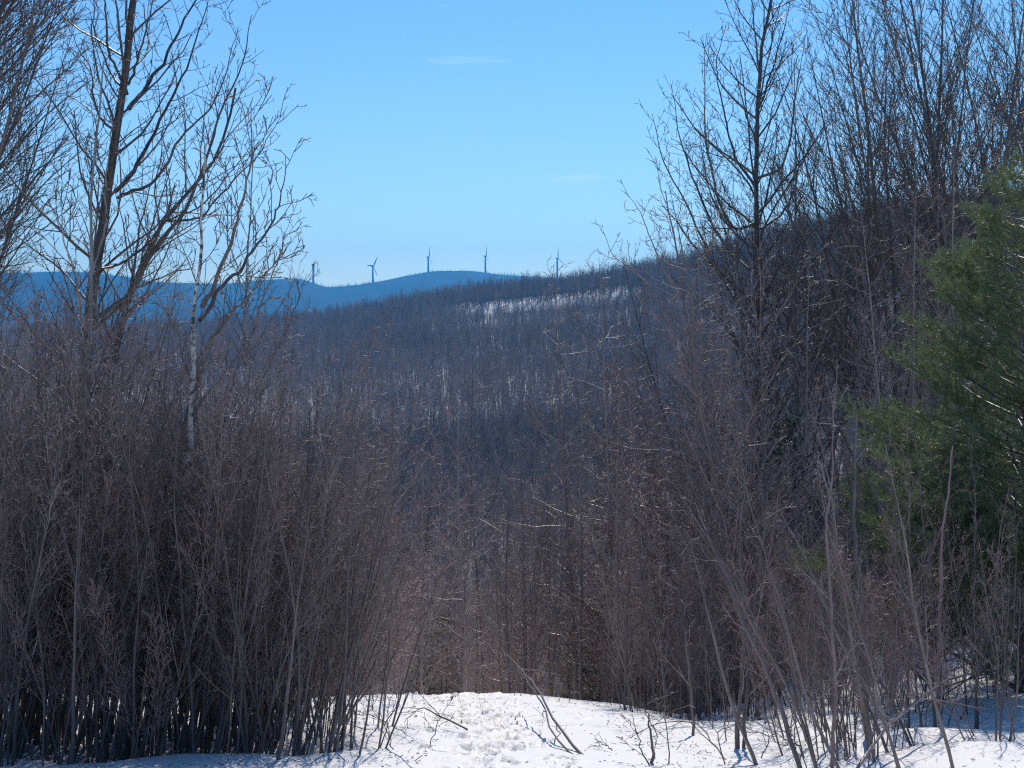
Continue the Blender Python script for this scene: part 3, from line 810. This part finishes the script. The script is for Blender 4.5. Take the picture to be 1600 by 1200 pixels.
# ------------------------------------------------------------------ conifers
def proto_pine(seed, h, rad, needle_m, trunk_r=.09, whorl=.33, per=7, nl=.09, nper=6, step=.04, top_pow=.8, droop=.15, z0=.06, nw=.003):
    rng = np.random.RandomState(seed)
    tr, br, nd = Acc(), Acc(), Acc()
    P = grow_paths(rng, np.array([[0, 0, -.3]]), np.array([[0, 0, 1.]]), np.array([h + .3]), 20, 0, .012)
    R = taper(np.array([trunk_r]), 20, .06)
    tubes(tr, P, R, 8)
    nW = int(h * (1 - z0) / whorl)
    par, t, pos, d, rd = kids(rng, P, R, [nW * per], z0, .985, (55, 80))
    L = rad * (1 - t) ** top_pow * rng.uniform(.7, 1.12, len(t)) + .12
    P1 = grow_paths(rng, pos, d, L, 8, .35 - droop, .05)
    R1 = np.maximum(taper(np.minimum(L * .011, rd * .6), 8, .25), .003)
    tubes(br, P1, R1, 4)
    n2 = np.maximum(3, np.round(L * 7)).astype(int)
    p2, t2, pos2, d2, rd2 = kids(rng, P1, R1, n2, .34, .99, (38, 58), planar=.75)
    L2 = np.clip(L[p2] * .42 * (1.1 - t2) + .12, .10, .6) * rng.uniform(.7, 1.2, len(p2))
    P2 = grow_paths(rng, pos2, d2, L2, 4, .25, .07)
    R2 = np.full(P2.shape[:2], .003)
    tubes(br, P2, R2, 3)
    p3, t3, pos3, d3, _ = kids(rng, P2, R2, np.maximum(1, np.round(L2 * 7)).astype(int), .3, .95, (30, 55))
    L3 = np.clip(L2[p3] * .5, .07, .25)
    P3 = grow_paths(rng, pos3, d3, L3, 4, .25, .07)
    SH = np.concatenate([P2, P3, P1[:, -4:]]); SL = np.concatenate([L2, L3, L * 3 / 7])
    n = np.maximum(3, (SL / step)).astype(int)
    pp, tt, ps, dd, _ = kids(rng, SH, np.zeros(SH.shape[:2]), n * nper, .1, 1.0, (22, 60))
    ln = nl * rng.uniform(.7, 1.2, len(pp))
    dd = unit(dd + np.array([0, 0, .12]))
    a, b = frames(dd)
    w = nw * rng.uniform(.8, 1.2, len(pp))
    phi = rng.rand(len(pp)) * 6.283
    sd = np.cos(phi)[:, None] * a + np.sin(phi)[:, None] * b
    V = np.stack([ps - sd * w[:, None], ps + sd * w[:, None], ps + dd * ln[:, None] + sd * w[:, None] * .3], 1)
    nd.add(V, np.arange(len(pp) * 3).reshape(-1, 3))
    return tr.build("conifer_trunk", M_DARK), br.build("conifer_branches", M_DARK), nd.build("conifer_needles", needle_m, False)

PINE = proto_pine(301, 8.2, 3.9, M_PINE, whorl=.36, per=7, nper=8, top_pow=.72, z0=.03)
PINE2 = proto_pine(302, 6.0, 2.1, M_PINE, per=5)
FIR = proto_pine(303, 3.4, 1.0, M_FIR, trunk_r=.04, whorl=.22, nl=.045, step=.03, droop=.25, nw=.003)
CP = ("trunk", "branches", "crown")
plant(PINE, "pine_tree", "big soft-needled green pine lit on its outer boughs, largest evergreen in view", "tree", 1600, 16.3, .76, .4, parts=CP)
plant(PINE2, "pine_tree", "smaller green pine tucked in front of the big pine's lower boughs", "tree", 1475, 15.2, .55, 2.0, parts=CP)
plant(PINE2, "pine_tree", "dark tall pine half hidden behind the big pine", "tree", 1660, 25, 1.45, 1.2, parts=CP)
plant(FIR, "fir_tree", "small dark fir in the hollow just over the crest beside the trodden path", "tree", 688, 25, .62, 1., parts=CP)
plant(FIR, "fir_tree", "young fir glowing green among the beeches past the leaning olive stem", "tree", 945, 25, 1.05, 2., parts=CP)
plant(FIR, "fir_tree", "dark fir deep among the beeches under the candelabra poplar", "tree", 1082, 33, 1.5, 3., parts=CP)
plant(FIR, "fir_tree", "little yellow-green fir at the crest left of the dark path-side fir", "tree", 655, 24, .4, 4., parts=CP)
plant(FIR, "fir_tree", "fir half hidden between the pine tangle and the beeches", "tree", 1245, 24, 1.3, 5., parts=CP)

# ------------------------------------------------------------------ sticks and stalks on the open snow
def stick(name, label, pts, r, mat, seed, n=3, ln=.35, lvl=2):
    rng = np.random.RandomState(seed)
    X0 = [np.array([(p[0] - 800) / F * p[1], p[1], 0.0]) for p in pts]
    for q, p in zip(X0, pts):
        q[2] = float(ground(q[0], q[1])) + p[2]
    base = X0[0].copy()
    P, L = smooth_poly([q - base for q in X0], 14)
    P[:, 1:] += rng.normal(0, .006, P[:, 1:].shape)
    a = Acc()
    R = taper(np.array([r]), 14, .3)
    tubes(a, P, R, 6)
    if n:
        branch_out(rng, a, P, R, np.array([L]), [dict(n=n, t0=.2, t1=.9, ang=(25, 55), len=ln, lmin=.12, up=.15, wander=.1, K=6, rk=.7, rl=.012),
                                               dict(n=3, t0=.2, ang=(25, 55), len=.4, lmin=.06, up=.1, wander=.12, K=4, rk=.7, rl=.012)][:lvl], rmin=.0028)
    o = part(name, a.build(name, mat), None)
    o.location = tuple(base)
    o["label"] = label; o["category"] = "branch"
    return o
stick("fallen_branch", "long dark bent branch with a twin fork arching over the bare snow", [(918, 10.3, -.03), (880, 10.9, .10), (846, 11.8, .30), (815, 13.2, .45), (792, 14.4, .55)], .013, M_DARK, 61, 3, .5)
stick("fallen_branch", "second thinner branch lying close along the long bent dark branch", [(912, 10.2, -.03), (872, 10.8, .05), (850, 11.5, .22), (830, 13, .30), (812, 14.2, .38)], .009, M_DARK, 62, 2, .3)
stick("fallen_branch", "thin forked branch lying flat on the snow left of the trodden path", [(730, 11.5, .01), (690, 11.6, .10), (655, 12.0, .15), (628, 11.6, .05)], .008, M_DARK, 63, 5, .4)
stick("dead_twig", "small upright dead twig poking from the snow left of the path", [(612, 10.5, -.05), (606, 10.5, .15), (604, 10.55, .32)], .005, M_DARK, 64, 4, .6)
stick("dead_twig", "small slanting dead twig in the snow nearer to the path than the upright one", [(668, 10.6, -.05), (680, 10.7, .15), (700, 10.8, .34)], .005, M_DARK, 65, 3, .5)
stick("broken_stem", "thick broken stub of a stem sticking out of the bare snow", [(1026, 10.1, -.1), (1021, 10.1, .15), (1014, 10.15, .36)], .017, M_DARK, 66, 2, .7)
stick("dead_twig", "slanting forked twig beside the broken stub", [(1020, 10.0, -.05), (1002, 10.05, .15), (988, 10.1, .36)], .007, M_DARK, 67, 3, .5)
stick("dead_twig", "thin tall weed stalk with side twigs right of the broken stub", [(1050, 10.3, -.05), (1043, 10.3, .3), (1036, 10.3, .75)], .006, M_DARK, 68, 6, .4)
stick("dead_twig", "bundle of tiny dead twigs flat on the snow right of the bent branch", [(958, 10.6, .01), (942, 10.7, .06), (935, 10.8, .05)], .005, M_DARK, 69, 4, .6)
stick("fallen_branch", "long low branch arching across the snow by the shadowed sapling", [(1140, 11.0, -.02), (1090, 11.6, .22), (1030, 11.9, .16), (985, 11.8, .02)], .008, M_DARK, 70, 5, .4)
stick("fallen_branch", "long branch propped across the snow below the pine tangle", [(1330, 10.2, -.03), (1400, 11.2, .3), (1480, 12.4, .45), (1540, 13.2, .5)], .016, M_PURP, 71, 6, .4)
stick("dry_stalk", "pale tan dry stalk leaning among the thicket's dark shrub stems", [(350, 10.6, -.05), (362, 10.6, .6), (374, 10.65, 1.2), (372, 10.7, 1.75)], .008, M_STRAW, 72, 5, .4)
stick("dry_stalk", "short tan dry stalk low at the base of the thicket", [(205, 10.8, -.05), (220, 10.8, .5), (232, 10.8, 1.0)], .007, M_STRAW, 73, 5, .4)
for i, (px, d, h, lab) in enumerate([(1075, 15.5, 1.0, "bare whip standing in the snow at the dip's far lip"), (1128, 12.6, .9, "bare whip leaning in the snow left of the twin sapling"), (1105, 14.2, 1.2, "straight bare whip behind the upright dark stem"), (945, 17.3, .5, "short whip poking up at the snow crest left of the leaning olive stem")]):
    stick("dead_twig", lab, [(px + 12, d, -.05), (px + 4, d, h * .5), (px - 8, d + .1, h)], .007, M_DARK, 80 + i, 4, .35)

whip_rng = random.Random(9)
for i in range(34):
    if i < 18:
        px, d, h = whip_rng.uniform(560, 1100), whip_rng.uniform(16.2, 18.6), whip_rng.uniform(.2, .7)
        o = stick("dead_twig", "tiny bare whip poking through the snow along the crest", [(px, d, -.05), (px + whip_rng.uniform(-10, 8), d, h * .5), (px + whip_rng.uniform(-26, 12), d + .1, h)], .0055, M_DARK, 120 + i, 4, .4)
        o["group"] = "whips along the snow crest"
    else:
        px, d, h = whip_rng.choice([whip_rng.uniform(480, 640), whip_rng.uniform(1000, 1420)]), whip_rng.uniform(10.3, 14), whip_rng.uniform(.25, .9)
        o = stick("dead_twig", "loose bare twig bent over the open snow beside a thicket", [(px, d, -.05), (px + whip_rng.uniform(-30, 30), d, h * .6), (px + whip_rng.uniform(-90, 90), d + .2, h)], .0055, M_DARK, 120 + i, 6, .4)
        o["group"] = "loose twigs beside the thickets"

def litter():
    rng = np.random.RandomState(91)
    n = 2600
    y = 9.6 + 8 * rng.rand(n) ** 1.3
    side = rng.rand(n)
    x = np.where(side < .45, -.5 - 4.5 * rng.rand(n), np.where(side < .85, .9 + 4.5 * rng.rand(n), rng.normal(0, 1.2, n)))
    z = ground(x, y) + np.where((np.abs(x) < 3.9), footprints(x, y), 0) + .006
    a = rng.rand(n) * 6.283
    D = np.stack([np.cos(a), np.sin(a), rng.normal(0.02, .12, n)], -1)
    L = .015 + .07 * rng.rand(n) ** 2.5
    P = grow_paths(rng, np.stack([x, y, z], -1), D, L, 3, 0, .25)
    acc = Acc()
    tubes(acc, P, np.full((n, 3), .0025) * rng.uniform(.6, 1.6, (n, 1)), 3)
    o = part("bark_litter", acc.build("bark_litter", M_DARK), None)
    o["kind"] = "stuff"; o["label"] = "fine bark and twig litter sprinkled over the old snow"; o["category"] = "litter"
litter()

# ------------------------------------------------------------------ wind turbines
def turbine(px, hub_y, nose, yaw, spin, label, blade=42.0):
    m, nt, b = TURB
    d = HILL_Y + 40
    X = (px - 800) / F * d
    zb = float(hill_ground(np.array([X]), np.array([HILL_Y]))[0]) - 6
    zh = (HZ - hub_y) / F * d
    t = thing("wind_turbine", label, "wind turbine", (X, d, zb), 0, 1, "wind turbines along the far ridge")
    H = zh - zb
    a = Acc()
    zz = np.linspace(0, H - 1.2, 8)
    tubes(a, np.stack([np.zeros(8), np.zeros(8), zz], -1)[None], (4.0 - 1.3 * zz / H)[None], 16)
    part("tower", a.build("tower", m), t)
    # nacelle: bevelled body along local x
    R = Euler((0, 0, yaw)).to_matrix()
    def loc(v): return np.array([list(R @ Vector(p)) for p in v])
    a = Acc()
    xs = np.array([-6.5, -6.2, -4, 0, 2.6, 3.0]) ; rs = np.array([1.4, 2.2, 2.7, 2.7, 2.4, 1.7])
    pts = np.stack([xs * nose, np.zeros(6), np.full(6, H)], -1)
    tubes(a, loc(pts)[None], rs[None], 8)
    part("nacelle", a.build("nacelle", m), t)
    a = Acc()
    hx = np.array([2.9, 3.2, 4.4, 5.2, 5.5]); hr = np.array([1.2, 1.5, 1.45, .8, .05])
    tubes(a, loc(np.stack([hx * nose, np.zeros(5), np.full(5, H)], -1))[None], hr[None], 12)
    part("hub", a.build("hub", m), t)
    for k in range(3):
        an = spin + k * 2 * pi / 3
        a = Acc()
        n = 14
        s = np.linspace(0, 1, n)
        ch = np.interp(s, [0, .06, .2, 1], [1.2, 1.2, 2.4, .8]) * 1.35
        th = np.interp(s, [0, .06, .2, 1], [.9, .85, .45, .1])
        tw = np.interp(s, [0, .2, 1], [.5, .35, .05])
        ring = []
        ax = np.array([0, sin(an), cos(an)]); ch_d = np.array([0, cos(an), -sin(an)]); nrm = np.array([1.0, 0, 0])
        for i in range(n):
            c0 = np.array([4.2 * nose, 0, H]) + ax * (1.0 + blade * s[i]) + nrm * nose * 1.6 * s[i] ** 2
            e1 = ch_d * cos(tw[i]) + nrm * sin(tw[i]); e2 = -ch_d * sin(tw[i]) + nrm * cos(tw[i])
            ring.append([c0 + e1 * ch[i] * cos(q) + e2 * th[i] * sin(q) for q in np.arange(8) * pi / 4])
        V = loc(np.array(ring).reshape(-1, 3))
        idx = np.arange(n * 8).reshape(n, 8); nx = np.roll(idx, -1, 1)
        a.add(V, np.stack([idx[:-1], nx[:-1], nx[1:], idx[1:]], -1).reshape(-1, 4))
        part("blade", a.build("blade", m), t)
TURB = new_mat("turbine_backlit_tone")
TURB[2].inputs["Base Color"].default_value = (0.06, 0.062, 0.065, 1)  # white turbines coloured near black, backlit shade put into the base colour
TURB[2].inputs["Roughness"].default_value = 0.5
turbine(490, 414, 1, radians(14), radians(182), "wind turbine half hidden behind the birch twigs, farthest from the steep ridge")
turbine(583, 416, 1, radians(-32), radians(32), "wind turbine with two blades opening like a V, second from the birch twigs")
turbine(669.5, 402, 1, radians(-14), radians(6), "wind turbine at the near foot of the rounded summit with one blade straight up")
turbine(758.5, 400.5, 1, radians(-10), radians(3), "wind turbine rising from the far shoulder of the rounded summit")
turbine(870.5, 404, 1, radians(-24), radians(-8), "wind turbine standing just above the brown ridge woods, one blade out level")

# ------------------------------------------------------------------ distant woods (stuff)
def proto_far(seed, h, tm, cm, nl=16, nt=4, rt=.03, fine=False):
    rng = np.random.RandomState(seed)
    a = Acc()
    P = grow_paths(rng, np.array([[0, 0, -.5]]), np.array([[rng.normal(0, .05), rng.normal(0, .05), 1.]]), np.array([h + .5]), 7, 0, .035)
    R = taper(np.array([h * .013]), 7, .1)
    tubes(a, P, R, 4, 0)
    branch_out(rng, a, P, R, np.array([h]), [
        dict(n=nl, t0=.34, ang=(28, 55), len=.36, lmin=.6, up=.5, wander=.1, K=4, rk=.6, rl=.014, shape=lambda t: 1.25 - 1.0 * t, mat=1),
        dict(n=nt, t0=.25, ang=(25, 55), len=.5, lmin=.4, up=.4, wander=.14, K=3, rk=.7, rl=.014, mat=1)] + ([dict(n=4, t0=.2, ang=(25, 55), len=.5, lmin=.2, up=.3, wander=.14, K=3, rk=.7, rl=.014, mat=1)] if fine else []), rmin=rt)
    return a.build("distant_tree", [tm, cm])

def proto_spruce(seed, h=9.0, rad=1.7):
    rng = np.random.RandomState(seed)
    a = Acc()
    P = np.array([[[0, 0, -.5], [0, 0, h * .5], [0, 0, h]]]); R = np.array([[.16, .1, .02]])
    tubes(a, P, R, 4)
    par, t, pos, d, rd = kids(rng, P, R, [150], .12, .99, (75, 105))
    L = rad * (1 - t) ** .8 * rng.uniform(.6, 1.2, 150) + .1
    a2, b2 = frames(d)
    V = np.stack([pos - a2 * (L * .28)[:, None] - np.array([0, 0, .1]), pos + a2 * (L * .28)[:, None] - np.array([0, 0, .1]), pos + d * L[:, None] - np.array([0, 0, .25]) * L[:, None]], 1)
    a.add(V, np.arange(450).reshape(-1, 3))
    return a.build("distant_spruce", M_FIR)

def scatter(name, pts, scales, meshes, label, cat):
    src = bpy.data.collections.new(name + "_kinds")
    for k, me in enumerate(meshes):
        src.objects.link(bpy.data.objects.new("%s_kind" % name, me))
    me = bpy.data.meshes.new(name)
    me.vertices.add(len(pts))
    me.vertices.foreach_set("co", np.asarray(pts, np.float32).ravel())
    at = me.attributes.new("size", 'FLOAT', 'POINT')
    at.data.foreach_set("value", np.asarray(scales, np.float32))
    me.update()
    o = part(name, me, None)
    o["kind"] = "stuff"; o["label"] = label; o["category"] = cat
    ng = bpy.data.node_groups.new(name, 'GeometryNodeTree')
    ng.interface.new_socket("Geometry", in_out='INPUT', socket_type='NodeSocketGeometry')
    ng.interface.new_socket("Geometry", in_out='OUTPUT', socket_type='NodeSocketGeometry')
    N, Lk = ng.nodes, ng.links
    gi, go = N.new("NodeGroupInput"), N.new("NodeGroupOutput")
    ci = N.new("GeometryNodeCollectionInfo"); ci.inputs["Collection"].default_value = src
    ci.inputs["Separate Children"].default_value = True; ci.inputs["Reset Children"].default_value = True
    ip = N.new("GeometryNodeInstanceOnPoints"); ip.inputs["Pick Instance"].default_value = True
    rv = N.new("FunctionNodeRandomValue"); rv.data_type = 'FLOAT_VECTOR'
    rv.inputs[0].default_value = (-.04, -.04, 0); rv.inputs[1].default_value = (.04, .04, 6.283)
    ri = N.new("FunctionNodeRandomValue"); ri.data_type = 'INT'
    ri.inputs[4].default_value = 0; ri.inputs[5].default_value = len(meshes) - 1
    na = N.new("GeometryNodeInputNamedAttribute"); na.data_type = 'FLOAT'; na.inputs["Name"].default_value = "size"
    Lk.new(gi.outputs[0], ip.inputs["Points"]); Lk.new(ci.outputs[0], ip.inputs["Instance"])
    Lk.new(rv.outputs[0], ip.inputs["Rotation"]); Lk.new(ri.outputs[2], ip.inputs["Instance Index"])
    Lk.new(na.outputs[0], ip.inputs["Scale"]); Lk.new(ip.outputs[0], go.inputs[0])
    md = o.modifiers.new("woods", 'NODES'); md.node_group = ng
    return o

FARP = [proto_far(401 + i, h, M_FAR, M_FARC, nl, nt) for i, (h, nl, nt) in enumerate([(12, 18, 5), (13.5, 20, 5), (10.5, 16, 5), (12.5, 14, 6), (9, 14, 5)])]
def mid_points():
    rng = np.random.RandomState(77)
    N = 90000
    u = rng.uniform(-260, 1900, N)
    R = ridge_R(u)
    Y = np.sqrt(rng.uniform(0, 1, N) * ((R + 70) ** 2 - 130 ** 2) + 130 ** 2)
    X = (u - 800) / F * Y
    t = (Y - 210) / (R - 210)
    keep = (rng.rand(N) < .78) & (Y > 325)
    # a sparse snowy patch under the ridge and two cleared strips
    w = sst(u, 650, 740) * (1 - sst(u, 950, 1000))
    bank = (t > .80) & (t < .90)
    keep &= ~(bank & (rng.rand(N) < .12 * sst(u, 800, 880) * (1 - sst(u, 960, 1020))))
    strip = (t > .899) & (t < .913)
    keep &= ~(strip & (rng.rand(N) < w))
    road = (np.abs(t - .765) < .012)
    keep &= ~(road & (rng.rand(N) < .9 * sst(u, 540, 640)))
    # ragged patches of open snow
    p = fbm(X * .02, Y * .012, 3)
    keep &= ~((p > .34) & (t < .8) & (rng.rand(N) < .6))
    X, Y, t = X[keep], Y[keep], t[keep]
    s = rng.uniform(.68, 1.15, len(X)) * (1 + .35 * fbm(X * .011 + 40, Y * .008, 3)) * np.where((t > .83) & (t < .897), 1 - .5 * sst(U(X, Y), 660, 760) * (1 - sst(U(X, Y), 960, 1040)), 1.0)
    return np.stack([X, Y, ground(X, Y)], -1), s
VALP = [proto_far(431 + i, h, M_FAR, M_FARC, nl, 5, .012, True) for i, (h, nl) in enumerate([(12, 26), (10.5, 24), (13, 28), (9, 24)])]
def valley_points():
    rng = np.random.RandomState(79)
    N = 13500
    Y = np.sqrt(rng.uniform(110 ** 2, 400 ** 2, N))
    u = rng.uniform(-200, 1800, N)
    X = (u - 800) / F * Y
    return np.stack([X, Y, ground(X, Y)], -1), rng.uniform(.7, 1.1, N)
_p, _s = valley_points()
scatter("valley_forest", _p, _s, VALP, "bare grey-brown woods on the valley floor below the snowy hillside", "forest")
_p, _s = mid_points()
print("hillside trees", len(_p))
scatter("hillside_forest", _p, _s, FARP, "bare brown hardwood forest covering the snowy hillside across the valley", "forest")
SPR = [proto_spruce(421), proto_spruce(422, 11, 1.6), proto_spruce(423, 7, 1.5)]
def far_points():
    rng = np.random.RandomState(78)
    u = rng.uniform(-300, 1200, 2600)
    Y = HILL_Y + rng.uniform(-160, 40, len(u))
    X = (u - 800) / F * Y
    return np.stack([X, Y, hill_ground(X, Y)], -1), rng.uniform(.6, 1.5, len(u)) * (.6 + 1.0 * np.clip(fbm(u * .02, u * 0 + 3, 3) + .4, 0, 1))
_p, _s = far_points()
scatter("far_ridge_spruces", _p, _s, SPR, "tiny dark spruces fringing the skyline of the far blue hills", "forest")

# ------------------------------------------------------------------ haze
def haze():
    x, y0, y1, z0, z1 = 8000.0, -60.0, 5750.0, -170.0, 345.0
    a = Acc()
    V = [(-x, y0, z0), (x, y0, z0), (x, y1, z0), (-x, y1, z0), (-x, y0, z1), (x, y0, z1), (x, y1, z1), (-x, y1, z1)]
    a.add(V, [(0, 3, 2, 1), (4, 5, 6, 7), (0, 1, 5, 4), (1, 2, 6, 5), (2, 3, 7, 6), (3, 0, 4, 7)])
    m = bpy.data.materials.new("haze")
    m.use_nodes = True
    nt = m.node_tree; nt.nodes.clear()
    out = nt.nodes.new("ShaderNodeOutputMaterial")
    pv = nt.nodes.new("ShaderNodeVolumePrincipled")
    pv.inputs["Color"].default_value = (0.04, 0.45, 1.0, 1)
    pv.inputs["Density"].default_value = 1.7e-4
    pv.inputs["Anisotropy"].default_value = 0.5
    nt.links.new(pv.outputs[0], out.inputs["Volume"])
    o = part("haze", a.build("haze", m, False), None)
    o["kind"] = "stuff"; o["label"] = "thin blue air haze filling the valley"; o["category"] = "haze"
haze()
build_ground()
